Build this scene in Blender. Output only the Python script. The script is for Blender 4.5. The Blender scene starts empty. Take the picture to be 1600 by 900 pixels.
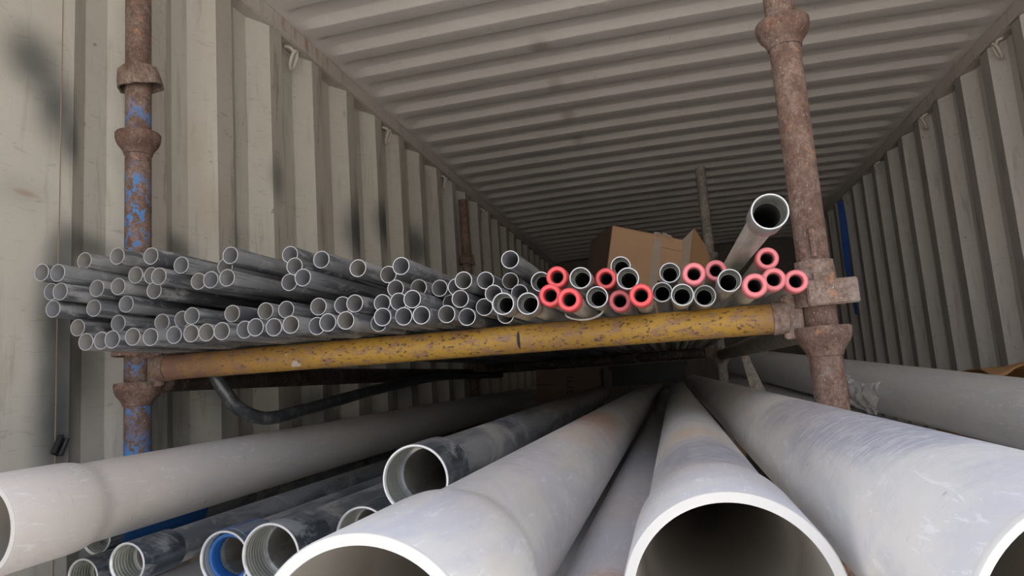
import bpy, bmesh, math, random
from mathutils import Vector, Matrix, Quaternion, noise
random.seed(7)
sc = bpy.context.scene
col = sc.collection
PI = math.pi
H = 1.22                                   # camera height above the container floor

# ---------------------------------------------------------------- camera
cam_d = bpy.data.cameras.new('camera')
cam_d.sensor_width = 36.0
cam_d.lens = 1074.04 / 1600 * 36
cam_d.clip_start = 0.02
cam_d.clip_end = 200
cam = bpy.data.objects.new('camera', cam_d)
col.objects.link(cam)
R = ((0.97129657, -0.09957668, -0.21602651),
     (0.22690294, 0.11525229, 0.96707392),
     (-0.07140046, -0.98833263, 0.13453839))
F = 1074.04
m = Matrix(((R[0][0], -R[0][1], -R[0][2], 0),
            (R[1][0], -R[1][1], -R[1][2], 0),
            (R[2][0], -R[2][1], -R[2][2], H),
            (0, 0, 0, 1)))
cam.matrix_world = m
sc.camera = cam

# ---------------------------------------------------------------- light
world = bpy.data.worlds.new('sky')
sc.world = world
world.use_nodes = True
wn = world.node_tree
wn.nodes.clear()
wo = wn.nodes.new('ShaderNodeOutputWorld')
wb = wn.nodes.new('ShaderNodeBackground')
wt = wn.nodes.new('ShaderNodeTexCoord')
wsx = wn.nodes.new('ShaderNodeSeparateXYZ')
wr = wn.nodes.new('ShaderNodeValToRGB')
wr.color_ramp.elements[0].position = 0.0
wr.color_ramp.elements[0].color = (1.0, 0.97, 0.92, 1)
wr.color_ramp.elements[1].position = 0.7
wr.color_ramp.elements[1].color = (0.36, 0.46, 0.74, 1)
wn.links.new(wt.outputs['Generated'], wsx.inputs[0])
wn.links.new(wsx.outputs[2], wr.inputs[0])
wn.links.new(wr.outputs[0], wb.inputs[0])
wb.inputs[1].default_value = 2.2
wn.links.new(wb.outputs[0], wo.inputs[0])
sun_d = bpy.data.lights.new('sun', 'SUN')
sun_d.energy = 15.0
sun_d.angle = math.radians(1.0)
sun_d.color = (1.0, 0.94, 0.84)
sun = bpy.data.objects.new('sun', sun_d)
col.objects.link(sun)
sun.location = (2, 8, 9)
sun.rotation_euler = Vector((-0.25, -0.55, -0.8)).to_track_quat('-Z', 'Y').to_euler()
sc.view_settings.view_transform = 'Standard'
sc.view_settings.look = 'None'
sc.view_settings.exposure = 0.45
sc.view_settings.gamma = 1.0
sc.view_settings.use_curve_mapping = False
sc.cycles.max_bounces = 10
sc.cycles.diffuse_bounces = 6

# ---------------------------------------------------------------- helpers
def W(x, y, z):
    return Vector((x, y, z + H))

def ray(px, py):
    a, b = px - 800, py - 450
    return Vector([R[i][0] * a + R[i][1] * b + R[i][2] * F for i in range(3)])

def on_x(px, py, X):                        # point of the plane x = X seen at a photo pixel
    v = ray(px, py)
    return v * (X / v.x)

def tag(o, label=None, cat=None, group=None, kind=None):
    if label: o['label'] = label
    if cat: o['category'] = cat
    if group: o['group'] = group
    if kind: o['kind'] = kind
    return o

def empty(name, loc):
    o = bpy.data.objects.new(name, None)
    o.empty_display_size = 0.05
    col.objects.link(o)
    o.location = loc
    return o

def obj(name, bm, mat, parent=None, smooth=True, sharp=35):
    me = bpy.data.meshes.new(name)
    bmesh.ops.recalc_face_normals(bm, faces=bm.faces)
    if smooth:
        lim = math.radians(sharp)
        for e in bm.edges:
            if len(e.link_faces) == 2:
                e.smooth = e.calc_face_angle(0) < lim
        for f in bm.faces:
            f.smooth = True
    bm.to_mesh(me)
    bm.free()
    for mt in (mat if isinstance(mat, (list, tuple)) else [mat]):
        me.materials.append(mt)
    o = bpy.data.objects.new(name, me)
    col.objects.link(o)
    if parent: o.parent = parent
    return o

def aim(d):                                  # rotation that turns local +Y to direction d
    return Vector((0, 1, 0)).rotation_difference(Vector(d).normalized()).to_euler()

def lathe(profile, seg=32, axis='Y', closed=True, bm=None, off=(0, 0, 0), mats=None):
    bm = bm or bmesh.new()
    rings = []
    for (y, r) in profile:
        ring = []
        for i in range(seg):
            a = 2 * PI * i / seg
            if axis == 'Y': p = (r * math.cos(a), y, r * math.sin(a))
            elif axis == 'Z': p = (r * math.cos(a), r * math.sin(a), y)
            else: p = (y, r * math.cos(a), r * math.sin(a))
            ring.append(bm.verts.new(Vector(p) + Vector(off)))
        rings.append(ring)
    n = len(rings)
    for k in range(n if closed else n - 1):
        A, B = rings[k], rings[(k + 1) % n]
        for i in range(seg):
            j = (i + 1) % seg
            f = bm.faces.new((A[i], A[j], B[j], B[i]))
            if mats: f.material_index = mats[k]
    return bm

def tube(points, r, seg=16, bm=None, sub=6):
    bm = bm or bmesh.new()
    pts = [Vector(p) for p in points]
    if sub > 1:
        out = []
        P = [pts[0] * 2 - pts[1]] + pts + [pts[-1] * 2 - pts[-2]]
        for i in range(1, len(P) - 2):
            for k in range(sub):
                t = k / sub
                a, b, c, d = P[i - 1], P[i], P[i + 1], P[i + 2]
                out.append(0.5 * ((2 * b) + (c - a) * t + (2 * a - 5 * b + 4 * c - d) * t * t + (3 * b - a - 3 * c + d) * t ** 3))
        out.append(pts[-1])
        pts = out
    up = Vector((0.13, 0.2, 1)).normalized()
    prev = None
    rings = []
    for i, p in enumerate(pts):
        t = (pts[min(i + 1, len(pts) - 1)] - pts[max(i - 1, 0)]).normalized()
        u = (up - t * up.dot(t)).normalized() if prev is None else (prev - t * prev.dot(t)).normalized()
        prev = u
        v = t.cross(u)
        rings.append([bm.verts.new(p + (u * math.cos(a) + v * math.sin(a)) * r) for a in [2 * PI * k / seg for k in range(seg)]])
    for A, B in zip(rings, rings[1:]):
        for i in range(seg):
            j = (i + 1) % seg
            bm.faces.new((A[i], A[j], B[j], B[i]))
    bm.faces.new(rings[0][::-1])
    bm.faces.new(rings[-1])
    return bm

def box(x0, x1, y0, y1, z0, z1, bm=None, mat=None, bevel=0):
    b = bmesh.new()
    vs = [b.verts.new((x, y, z)) for x in (x0, x1) for y in (y0, y1) for z in (z0, z1)]
    for q in ((0, 1, 3, 2), (4, 6, 7, 5), (0, 4, 5, 1), (2, 3, 7, 6), (0, 2, 6, 4), (1, 5, 7, 3)):
        b.faces.new([vs[i] for i in q])
    if bevel:
        bmesh.ops.bevel(b, geom=b.edges[:], offset=bevel, segments=2, affect='EDGES')
    if mat is not None:
        bmesh.ops.transform(b, matrix=mat, verts=b.verts)
    if bm is None:
        return b
    me = bpy.data.meshes.new('tmp')
    b.to_mesh(me); b.free()
    bm.from_mesh(me)
    bpy.data.meshes.remove(me)
    return bm

# ---------------------------------------------------------------- materials
class N:
    def __init__(s, name):
        s.m = bpy.data.materials.new(name)
        s.m.use_nodes = True
        s.t = s.m.node_tree
        s.b = s.t.nodes['Principled BSDF']
        tc = s.t.nodes.new('ShaderNodeTexCoord')
        s.co = tc.outputs['Object']
    def set(s, sock, v):
        if isinstance(v, bpy.types.NodeSocket): s.t.links.new(v, sock)
        elif isinstance(v, (tuple, list)) and len(v) == 3 and sock.type == 'RGBA': sock.default_value = (*v, 1)
        else: sock.default_value = v
    def mapv(s, scale, rnd=False, loc=(0, 0, 0)):
        mp = s.t.nodes.new('ShaderNodeMapping')
        mp.inputs['Scale'].default_value = scale
        mp.inputs['Location'].default_value = loc
        src = s.co
        if rnd:
            oi = s.t.nodes.new('ShaderNodeObjectInfo')
            ma = s.t.nodes.new('ShaderNodeMath'); ma.operation = 'MULTIPLY'; ma.inputs[1].default_value = 37.0
            s.t.links.new(oi.outputs['Random'], ma.inputs[0])
            va = s.t.nodes.new('ShaderNodeVectorMath'); va.operation = 'ADD'
            s.t.links.new(s.co, va.inputs[0]); s.t.links.new(ma.outputs[0], va.inputs[1])
            src = va.outputs[0]
        s.t.links.new(src, mp.inputs['Vector'])
        return mp.outputs[0]
    def noise(s, vec, scale, detail=4, rough=0.55, dist=0):
        n = s.t.nodes.new('ShaderNodeTexNoise')
        s.t.links.new(vec, n.inputs['Vector'])
        n.inputs['Scale'].default_value = scale
        n.inputs['Detail'].default_value = detail
        n.inputs['Roughness'].default_value = rough
        n.inputs['Distortion'].default_value = dist
        return n.outputs['Fac']
    def ramp(s, f, a, b, lo=0.0, hi=1.0):
        n = s.t.nodes.new('ShaderNodeMapRange')
        n.interpolation_type = 'SMOOTHSTEP'
        s.t.links.new(f, n.inputs['Value'])
        n.inputs['From Min'].default_value = a; n.inputs['From Max'].default_value = b
        n.inputs['To Min'].default_value = lo; n.inputs['To Max'].default_value = hi
        return n.outputs['Result']
    def mix(s, f, a, b):
        n = s.t.nodes.new('ShaderNodeMix'); n.data_type = 'RGBA'
        s.set(n.inputs['Factor'], f); s.set(n.inputs[6], a); s.set(n.inputs[7], b)
        return n.outputs[2]
    def math(s, op, a, b=0.0):
        n = s.t.nodes.new('ShaderNodeMath'); n.operation = op
        s.set(n.inputs[0], a); s.set(n.inputs[1], b)
        return n.outputs[0]
    def rand(s):
        return s.t.nodes.new('ShaderNodeObjectInfo').outputs['Random']
    def sep(s, i):
        n = s.t.nodes.new('ShaderNodeSeparateXYZ'); s.t.links.new(s.co, n.inputs[0]); return n.outputs[i]
    def blob(s, c, rad, wob=0.35, soft=1.0, nz=4):       # soft spot around object-space point c
        sb = s.t.nodes.new('ShaderNodeVectorMath'); sb.operation = 'SUBTRACT'
        s.t.links.new(s.co, sb.inputs[0]); sb.inputs[1].default_value = c
        dv = s.t.nodes.new('ShaderNodeVectorMath'); dv.operation = 'DIVIDE'
        s.t.links.new(sb.outputs[0], dv.inputs[0]); dv.inputs[1].default_value = rad
        ln = s.t.nodes.new('ShaderNodeVectorMath'); ln.operation = 'LENGTH'
        s.t.links.new(dv.outputs[0], ln.inputs[0])
        w = s.math('MULTIPLY_ADD', s.noise(s.mapv((1, 1, 1)), nz, 4), wob * 2)
        w.node.inputs[2].default_value = -wob
        d = s.math('ADD', ln.outputs['Value'], w)
        return s.ramp(d, 1.0, 1.0 - soft)
    def bump(s, h, strength=0.2, dist=0.002):
        n = s.t.nodes.new('ShaderNodeBump')
        s.t.links.new(h, n.inputs['Height'])
        n.inputs['Strength'].default_value = strength
        n.inputs['Distance'].default_value = dist
        s.t.links.new(n.outputs[0], s.b.inputs['Normal'])
    def done(s, color, rough=0.5, metal=0.0, spec=None):
        s.set(s.b.inputs['Base Color'], color)
        s.set(s.b.inputs['Roughness'], rough)
        s.set(s.b.inputs['Metallic'], metal)
        if spec is not None: s.b.inputs['Specular IOR Level'].default_value = spec
        return s.m

def m_paint(name, base, dirt, scuff=0.3, blobs=(), rust=0.0, streaks=True):
    n = N(name)
    big = n.noise(n.mapv((1, 1, 1)), 2.2, 5, 0.6)
    fine = n.noise(n.mapv((1, 1, 1)), 30, 6, 0.65)
    c = n.mix(n.ramp(big, 0.35, 0.75, 0, 0.45), base, dirt)
    if streaks:
        st = n.noise(n.mapv((14, 14, 1.6)), 2.5, 5, 0.65, 0.4)
        c = n.mix(n.ramp(st, 0.53, 0.68, 0, scuff), c, tuple(x * 0.66 for x in dirt))
    sc1 = n.noise(n.mapv((2, 2, 11)), 7, 7, 0.7, 1.5)
    c = n.mix(n.ramp(sc1, 0.57, 0.68, 0, scuff * 0.9), c, (0.24, 0.20, 0.155))
    sc2 = n.noise(n.mapv((2, 9, 14), loc=(4, 4, 1)), 9, 8, 0.75, 2.0)
    c = n.mix(n.ramp(sc2, 0.62, 0.68, 0, scuff), c, tuple(min(.8, x * 1.25) for x in base))
    dots = n.noise(n.mapv((1, 1, .7), loc=(8, 1, 3)), 42, 4, 0.6)
    c = n.mix(n.ramp(dots, 0.70, 0.73, 0, scuff * 1.3), c, (0.16, 0.13, 0.10))
    c = n.mix(n.ramp(fine, 0.3, 0.7, 0, 0.15), c, tuple(min(1, x * 1.2) for x in base))
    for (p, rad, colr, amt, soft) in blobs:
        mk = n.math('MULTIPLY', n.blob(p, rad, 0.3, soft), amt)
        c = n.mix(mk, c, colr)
    if rust:
        rn = n.noise(n.mapv((1, 1, 1)), 9, 8, 0.75)
        c = n.mix(n.ramp(rn, 0.68 - rust * 0.1, 0.76, 0, 0.8), c, (0.17, 0.085, 0.045))
    n.bump(n.noise(n.mapv((1, 1, 1)), 6, 4), 0.25, 0.006)
    return n.done(c, 0.6, 0.0, 0.35)

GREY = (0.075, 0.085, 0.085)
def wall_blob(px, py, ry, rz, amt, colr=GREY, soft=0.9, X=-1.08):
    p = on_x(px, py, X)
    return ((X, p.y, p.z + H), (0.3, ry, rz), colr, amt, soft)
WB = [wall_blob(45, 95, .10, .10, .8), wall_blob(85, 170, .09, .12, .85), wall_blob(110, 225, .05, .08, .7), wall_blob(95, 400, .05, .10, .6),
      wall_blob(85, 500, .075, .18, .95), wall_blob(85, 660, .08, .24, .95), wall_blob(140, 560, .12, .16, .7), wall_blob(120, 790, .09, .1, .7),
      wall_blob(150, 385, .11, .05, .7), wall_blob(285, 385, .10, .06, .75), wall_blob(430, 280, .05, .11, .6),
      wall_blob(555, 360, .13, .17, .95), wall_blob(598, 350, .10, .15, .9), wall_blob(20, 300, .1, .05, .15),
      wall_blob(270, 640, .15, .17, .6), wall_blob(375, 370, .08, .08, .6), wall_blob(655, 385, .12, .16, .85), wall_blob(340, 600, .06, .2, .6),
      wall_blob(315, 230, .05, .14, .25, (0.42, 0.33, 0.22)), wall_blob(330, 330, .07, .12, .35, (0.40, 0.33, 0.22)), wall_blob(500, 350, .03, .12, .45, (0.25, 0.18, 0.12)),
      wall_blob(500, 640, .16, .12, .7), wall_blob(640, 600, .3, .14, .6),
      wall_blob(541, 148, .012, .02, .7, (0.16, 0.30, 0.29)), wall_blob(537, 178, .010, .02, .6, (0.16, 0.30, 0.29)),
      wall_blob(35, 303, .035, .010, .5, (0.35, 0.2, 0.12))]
M = {}
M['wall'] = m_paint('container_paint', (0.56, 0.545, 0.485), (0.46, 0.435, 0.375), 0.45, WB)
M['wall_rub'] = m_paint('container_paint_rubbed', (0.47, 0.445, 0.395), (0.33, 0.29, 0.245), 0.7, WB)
M['wall_r'] = m_paint('container_paint_right', (0.62, 0.60, 0.565), (0.50, 0.475, 0.44), 0.5)
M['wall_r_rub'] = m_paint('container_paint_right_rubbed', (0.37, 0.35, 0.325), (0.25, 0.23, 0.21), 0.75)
RB = [((-0.35, 2.3 + k * 0.35, 1.17 + H), (.05, .07, .1), (0.22, 0.18, 0.13), 0.45, 0.9) for k in range(4)]
M['roof'] = m_paint('roof_paint', (0.74, 0.71, 0.68), (0.60, 0.57, 0.53), 0.25, RB, 0.0, False)
M['seam'] = m_paint('rusty_weld_seam', (0.30, 0.24, 0.18), (0.20, 0.12, 0.08), 0.6)
M['back'] = m_paint('back_wall_shade_paint', (0.13, 0.11, 0.095), (0.08, 0.065, 0.055), 0.6)  # brown back wall paint, darkened to imitate the deep shade there
M['rail'] = m_paint('rail_paint', (0.54, 0.50, 0.46), (0.43, 0.375, 0.32), 0.5, [((-1.065, 1.80 + .07 * k, 1.15 + H), (.05, .018, .045), (0.36, 0.22, 0.12), .6, .9) for k in range(5)], 0.25)

def m_rust(name, a=(0.155, 0.092, 0.07), b=(0.255, 0.18, 0.15), blue=None, spots=(0.60, 0.53, 0.44)):
    n = N(name)
    v = n.mapv((1, 1, 1))
    n1 = n.noise(v, 16, 8, 0.75)
    n2 = n.noise(v, 190, 6, 0.75)
    n3 = n.noise(n.mapv((1, 1, .8), loc=(2, 0, 1)), 60, 8, 0.75, 0.3)
    c = n.mix(n.ramp(n1, 0.35, 0.65), a, b)
    c = n.mix(n.ramp(n3, 0.45, 0.62, 0, 0.65), c, tuple(x * 0.5 for x in a))
    c = n.mix(n.ramp(n2, 0.35, 0.65, 0.55, 0), c, tuple(x * 0.4 for x in a))
    gy = n.noise(n.mapv((1, 1, 1), loc=(3, 1, 2)), 13, 8, 0.8)
    c = n.mix(n.ramp(gy, 0.54, 0.66, 0, 0.6), c, (0.25, 0.24, 0.225))
    og = n.noise(n.mapv((1, 1, 1), loc=(7, 4, 2)), 45, 8, 0.75)
    c = n.mix(n.ramp(og, 0.57, 0.68, 0, 0.75), c, (0.40, 0.19, 0.08))
    sp = n.noise(n.mapv((1, 1, .5), loc=(1, 9, 5)), 300, 5, 0.7)
    c = n.mix(n.ramp(sp, 0.615, 0.68, 0, 0.6), c, spots)
    if blue:
        for (lo, hi, amt) in blue:
            z = n.sep(2)
            band = n.math('MULTIPLY', n.ramp(z, lo - .03, lo + .03), n.ramp(z, hi + .03, hi - .03))
            f = n.noise(n.mapv((1, 1, .7), loc=(2, 2, 8)), 62, 8, 0.72)
            th = .585 - amt * .15
            k = n.math('MULTIPLY', band, n.ramp(f, th, th + .025))
            c = n.mix(k, c, (0.075, 0.19, 0.42))
    n.bump(n2, 0.6, 0.0015)
    return n.done(c, 0.8, 0.0, 0.3)
M['rust_grey'] = m_rust('dusty_grey_steel', (0.22, 0.19, 0.165), (0.36, 0.33, 0.295))
M['rust'] = m_rust('rusty_steel')
M['rust_pale'] = m_rust('rusty_steel_pale', (0.20, 0.13, 0.10), (0.34, 0.27, 0.23))
M['rust_blue'] = m_rust('rusty_steel_with_blue_paint', blue=[(H + .17, H + .47, .38), (H + .565, H + .60, .62), (H - .02, H + .09, .4), (H - .4, H - .055, .72)])
M['rust_dark'] = m_rust('dark_rusty_steel', (0.05, 0.035, 0.03), (0.10, 0.08, 0.07), spots=(0.2, 0.18, 0.16))

def m_yellow():
    n = N('chipped_yellow_paint')
    v = n.mapv((0.55, 1, 1))
    base = n.mix(n.ramp(n.noise(v, 9, 5), 0.35, 0.7), (0.43, 0.25, 0.040), (0.31, 0.175, 0.038))
    c = n.mix(n.ramp(n.noise(v, 60, 9, 0.8), 0.50, 0.57, 0, 0.85), base, (0.26, 0.15, 0.10))
    c = n.mix(n.ramp(n.noise(v, 190, 8, 0.7, 0.3), 0.56, 0.60, 0, 0.9), c, (0.07, 0.038, 0.03))
    c = n.mix(n.ramp(n.noise(n.mapv((1, 1, 1), loc=(5, 5, 5)), 22, 3, 0.5), 0.72, 0.75, 0, 0.7), c, (0.5, 0.47, 0.42))
    x = n.sep(0)
    endm = n.math('ADD', n.ramp(x, -.66, -.93), n.ramp(x, .10, .20))
    en = n.ramp(n.noise(n.mapv((1, 1, 1)), 18, 7, 0.7), 0.75, 0.35)
    c = n.mix(n.math('MULTIPLY', endm, n.math('ADD', en, 0.15)), c, (0.19, 0.105, 0.075))
    c = n.mix(n.blob((-.245, 1.117, .068 + H), (.0032, .02, .019), .5, .3, 90), c, (0.012, 0.01, 0.01))
    n.bump(n.noise(v, 75, 6, 0.65, 0.6), 0.35, 0.0012)
    return n.done(c, 0.55, 0.0, 0.4)
M['yellow'] = m_yellow()

def m_emt():
    n = N('galvanised_conduit')
    v = n.mapv((22, 1.0, 22), True)
    a = n.noise(v, 2.2, 6, 0.65, 0.3)
    b = n.noise(n.mapv((5, 2.2, 5), True), 9, 6, 0.7, 1.2)
    c = n.mix(n.rand(), (0.27, 0.285, 0.30), (0.38, 0.385, 0.385))
    c = n.mix(n.ramp(a, 0.45, 0.56, 0, 0.85), c, (0.085, 0.092, 0.105))
    c = n.mix(n.ramp(b, 0.50, 0.64, 0, 0.7), c, (0.46, 0.455, 0.44))
    return n.done(c, n.ramp(b, 0.3, 0.7, 0.38, 0.65), 0.35, 0.4)
M['emt'] = m_emt()
n = N('conduit_inside'); M['emt_in'] = n.done(n.mix(n.rand(), (0.30, 0.31, 0.33), (0.36, 0.345, 0.32)), 0.55, 0.3)
n = N('cut_steel_edge'); M['edge'] = n.done((0.55, 0.56, 0.58), 0.4, 0.5)
def m_rmc():
    n = N('dusty_zinc_pipe')
    a = n.noise(n.mapv((20, 1.5, 20), True), 2.5, 6, 0.65)
    c = n.mix(n.ramp(a, 0.4, 0.62), (0.60, 0.575, 0.52), (0.42, 0.40, 0.36))
    n.bump(n.noise(n.mapv((1, 1, 1), True), 80, 4), 0.15, 0.001)
    return n.done(c, 0.45, 0.15, 0.5)
M['rmc'] = m_rmc()
def m_zinc(name, cola, thread=True, metal=0.85, rough=0.25):
    n = N(name)
    a = n.noise(n.mapv((8, 30, 8), True), 3, 5, 0.6)
    c = n.mix(n.ramp(a, 0.35, 0.7, 0, 0.6), cola, tuple(x * 0.6 for x in cola))
    if thread:
        w = n.t.nodes.new('ShaderNodeTexWave'); w.bands_direction = 'Y'
        n.t.links.new(n.mapv((1, 1, 1)), w.inputs['Vector']); w.inputs['Scale'].default_value = 60
        c = n.mix(n.ramp(w.outputs['Fac'], .2, .8, 0.5, 0), c, (0.20, 0.205, 0.19)); n.bump(w.outputs['Fac'], 0.4, 0.001)
    return n.done(c, rough, metal, 0.5)
M['zinc'] = m_zinc('bright_zinc', (0.66, 0.68, 0.615), True, 0.65, 0.24)
M['zinc_small'] = m_zinc('bright_zinc_bore', (0.62, 0.64, 0.58), False, 0.7, 0.22)
M['zinc_out'] = m_zinc('zinc_coupling', (0.52, 0.53, 0.53), False, 0.7, 0.35)
def m_dark_pipe(name, a_, b_, d_):
    n = N(name)
    a = n.noise(n.mapv((9, 1.4, 9), True), 3, 7, 0.68, 0.5)
    b = n.noise(n.mapv((1, .7, 1), True), 12, 6, 0.7, 0.6)
    c = n.mix(n.ramp(a, 0.42, 0.58), a_, b_)
    c = n.mix(n.ramp(b, 0.50, 0.62, 0, 0.85), c, d_)
    c = n.mix(n.math('MULTIPLY', n.ramp(n.sep(1), .25, 1.0, 0, .55), n.ramp(n.sep(2), .0, .03)), c, (0.30, 0.23, 0.17))
    n.bump(b, 0.15, 0.001)
    return n.done(c, n.ramp(a, .3, .7, 0.35, 0.6), 0.35, 0.4)
M['dark'] = m_dark_pipe('weathered_zinc_pipe', (0.14, 0.155, 0.17), (0.27, 0.285, 0.29), (0.42, 0.415, 0.39))
M['dark_band'] = m_dark_pipe('weathered_coupling', (0.16, 0.19, 0.22), (0.05, 0.065, 0.08), (0.36, 0.40, 0.42))
M['hole_in'] = m_dark_pipe('dull_pipe_inside', (0.19, 0.18, 0.16), (0.25, 0.24, 0.22), (0.30, 0.28, 0.25))
def m_plain(name, colr, rough=0.45, metal=0, amt=0.25, scale=25):
    n = N(name)
    f = n.noise(n.mapv((1, 1, 1), True), scale, 5, 0.65)
    return n.done(n.mix(n.ramp(f, 0.35, 0.7, 0, amt), colr, tuple(x * 0.55 for x in colr)), rough, metal, 0.5)
M['red'] = m_plain('red_plastic', (0.74, 0.075, 0.085), 0.35, 0, 0.15)
M['pink'] = m_plain('sun_faded_red_plastic', (0.78, 0.22, 0.25), 0.45, 0, 0.2)
M['darkred'] = m_plain('dusty_red_plastic', (0.50, 0.10, 0.11), 0.5, 0, 0.3)
M['black'] = m_plain('black_rubber', (0.02, 0.02, 0.022), 0.5)
M['blue'] = m_plain('blue_plastic', (0.015, 0.085, 0.28), 0.35, 0, 0.3)
n = N('dark_bent_conduit'); M['bend'] = n.done(n.mix(n.ramp(n.noise(n.mapv((1, 1, 1)), 40, 6, 0.7), .5, .65), (0.045, 0.05, 0.055), (0.12, 0.12, 0.12)), 0.3, 0.3)
M['strap'] = m_plain('blue_webbing', (0.03, 0.10, 0.36), 0.8)
M['wood'] = m_plain('timber', (0.30, 0.2, 0.12), 0.8)
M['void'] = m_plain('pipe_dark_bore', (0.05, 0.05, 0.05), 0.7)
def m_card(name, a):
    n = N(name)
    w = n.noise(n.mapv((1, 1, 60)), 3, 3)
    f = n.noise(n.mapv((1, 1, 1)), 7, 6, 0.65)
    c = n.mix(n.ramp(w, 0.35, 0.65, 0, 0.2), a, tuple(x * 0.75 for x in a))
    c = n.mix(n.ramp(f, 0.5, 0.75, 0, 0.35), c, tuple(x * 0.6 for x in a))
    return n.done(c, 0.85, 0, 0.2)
M['card'] = m_card('cardboard', (0.46, 0.29, 0.175))
M['card_tape'] = m_card('dusty_tape', (0.40, 0.33, 0.26))
M['card_flap'] = m_card('cardboard_inside', (0.40, 0.235, 0.12))
M['card_dark'] = m_card('brown_print_and_shaded_cardboard', (0.115, 0.078, 0.06))  # own brown of the lettered box; painted shade on the upper carton's side
M['ink'] = m_plain('dark_print', (0.03, 0.02, 0.02), 0.8)

def m_pvc(name, stains=(), base=(0.66, 0.65, 0.61), blue=0.5):
    n = N(name)
    v = n.mapv((1, 1, 1), True)
    big = n.noise(n.mapv((6, 2.2, 6), True), 2.0, 7, 0.7, 0.8)
    c = n.mix(n.ramp(big, 0.44, 0.60, 0, blue), base, (0.50, 0.51, 0.57))
    du = n.noise(n.mapv((5, 2.5, 5), True), 3.2, 7, 0.7, 0.5)
    c = n.mix(n.ramp(du, 0.52, 0.75, 0, 0.45), c, (0.62, 0.53, 0.42))
    scr = n.noise(n.mapv((26, 5, 26), True), 3, 8, 0.75, 1.6)
    c = n.mix(n.ramp(scr, 0.55, 0.63, 0, 0.42), c, (0.86, 0.87, 0.90))
    scr2 = n.noise(n.mapv((8, 30, 8), True), 3, 8, 0.75, 1.2)
    c = n.mix(n.ramp(scr2, 0.57, 0.67, 0, 0.34), c, (0.36, 0.36, 0.40))
    pk = n.noise(v, 60, 3, 0.5)
    c = n.mix(n.ramp(pk, 0.74, 0.78, 0, 0.6), c, (0.25, 0.22, 0.19))
    for (p, rad, colr, amt, soft) in stains:
        f = n.noise(n.mapv((9, 34, 9)), 5, 6, 0.75, 1.0)
        k = n.math('MULTIPLY', n.blob(p, rad, 0.5, soft, 14), n.ramp(f, 0.42, 0.56, amt * 0.3, amt))
        c = n.mix(k, c, colr)
    n.bump(n.noise(v, 18, 4), 0.06, 0.002)
    return n.done(c, n.ramp(big, .3, .7, 0.30, 0.45), 0.0, 0.5)
OR = (0.64, 0.33, 0.17)
BG = (0.33, 0.35, 0.41)
M['pvc_left'] = m_pvc('pvc_warm_grey', (), (0.66, 0.62, 0.575), 0.15)
M['pvc_a'] = m_pvc('pvc_orange_scuffed', [((.02, .95, .05), (.07, .30, .07), OR, .95, .8), ((.0, .40, .055), (.05, .20, .05), BG, .6, .8), ((.045, .65, .03), (.04, .25, .05), BG, .45, .8), ((.02, .65, .05), (.05, .14, .05), (0.62, 0.48, 0.34), .7, .8)])
M['pvc_b'] = m_pvc('pvc_blue_scuffed', [((.0, .28, .055), (.07, .15, .055), BG, .95, .6), ((-.01, .46, .06), (.07, .10, .05), (0.66, 0.52, 0.36), .8, .8)])
M['pvc_c'] = m_pvc('pvc_big_scuffed', [((-.01, .40, .055), (.06, .42, .055), BG, .95, .55), ((-.04, 1.1, .05), (.06, .5, .06), (0.62, 0.52, 0.40), .5, .8)])
M['pvc_d'] = m_pvc('pvc_shaded_grey', [((.0, .38, .06), (.035, .06, .05), OR, .8, .7)], (0.58, 0.575, 0.58))
M['pvc_r'] = m_pvc('pvc_far_grey', (), (0.60, 0.605, 0.60), 0.4)
n = N('pvc_inside')
M['pvc_in'] = n.done(n.mix(n.ramp(n.noise(n.mapv((4, 1, 4)), 3, 5), .4, .7, 0, .5), (0.40, 0.37, 0.32), (0.29, 0.265, 0.235)), 0.55, 0, 0.3)
M['pvc_lip'] = m_plain('pvc_cut_lip', (0.56, 0.55, 0.515), 0.45, 0, 0.12)
n = N('clear_film')
n.b.inputs['Transmission Weight'].default_value = 0.2
n.b.inputs['Alpha'].default_value = 0.42
M['film'] = n.done((0.95, 0.95, 0.95), 0.18)
n = N('concrete')
M['ground'] = n.done(n.mix(n.noise(n.mapv((1, 1, 1)), 3, 6), (0.55, 0.50, 0.43), (0.42, 0.38, 0.33)), 0.9)
n = N('plywood')
M['ply'] = n.done(n.mix(n.noise(n.mapv((1, .2, 1)), 12, 6), (0.20, 0.13, 0.08), (0.12, 0.08, 0.05)), 0.7)

# ---------------------------------------------------------------- the container
Y0, Y1 = -0.25, 6.95
XL, XR, ZT = -1.072, 1.262, 1.165

def wall(name, X, sgn, yfar0, mats, start):
    # corrugated sheet: inner flat, slope out, outer flat, slope in; sgn points outwards
    pts = [(Y0, 0, 0)]
    a = start
    d = 0.036
    pts.append((a - 0.0, 0, 0))
    y = a
    while y < Y1 + .3:
        pts += [(y + .062, d, 1), (y + .118, d, 1), (y + .184, 0, 1), (y + .25, 0, 2)]
        y += .25
    bm = bmesh.new()
    zs = [-H + .02, -.4, 0, .4, .8, ZT - .05]
    def sect(off):
        return [[bm.verts.new((X + sgn * (p[1] + off), p[0], z + H)) for z in zs] for p in pts]
    A, B = sect(0), sect(.003)
    for k in range(len(pts) - 1):
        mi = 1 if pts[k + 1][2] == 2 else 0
        for i in range(len(zs) - 1):
            f = bm.faces.new((A[k][i], A[k + 1][i], A[k + 1][i + 1], A[k][i + 1])); f.material_index = mi
            f = bm.faces.new((B[k][i], B[k][i + 1], B[k + 1][i + 1], B[k + 1][i])); f.material_index = mi
    for i in range(len(zs) - 1):
        bm.faces.new((A[0][i], A[0][i + 1], B[0][i + 1], B[0][i]))
    o = obj(name, bm, mats, sharp=20)
    tag(o, kind='structure')
    return o
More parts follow.
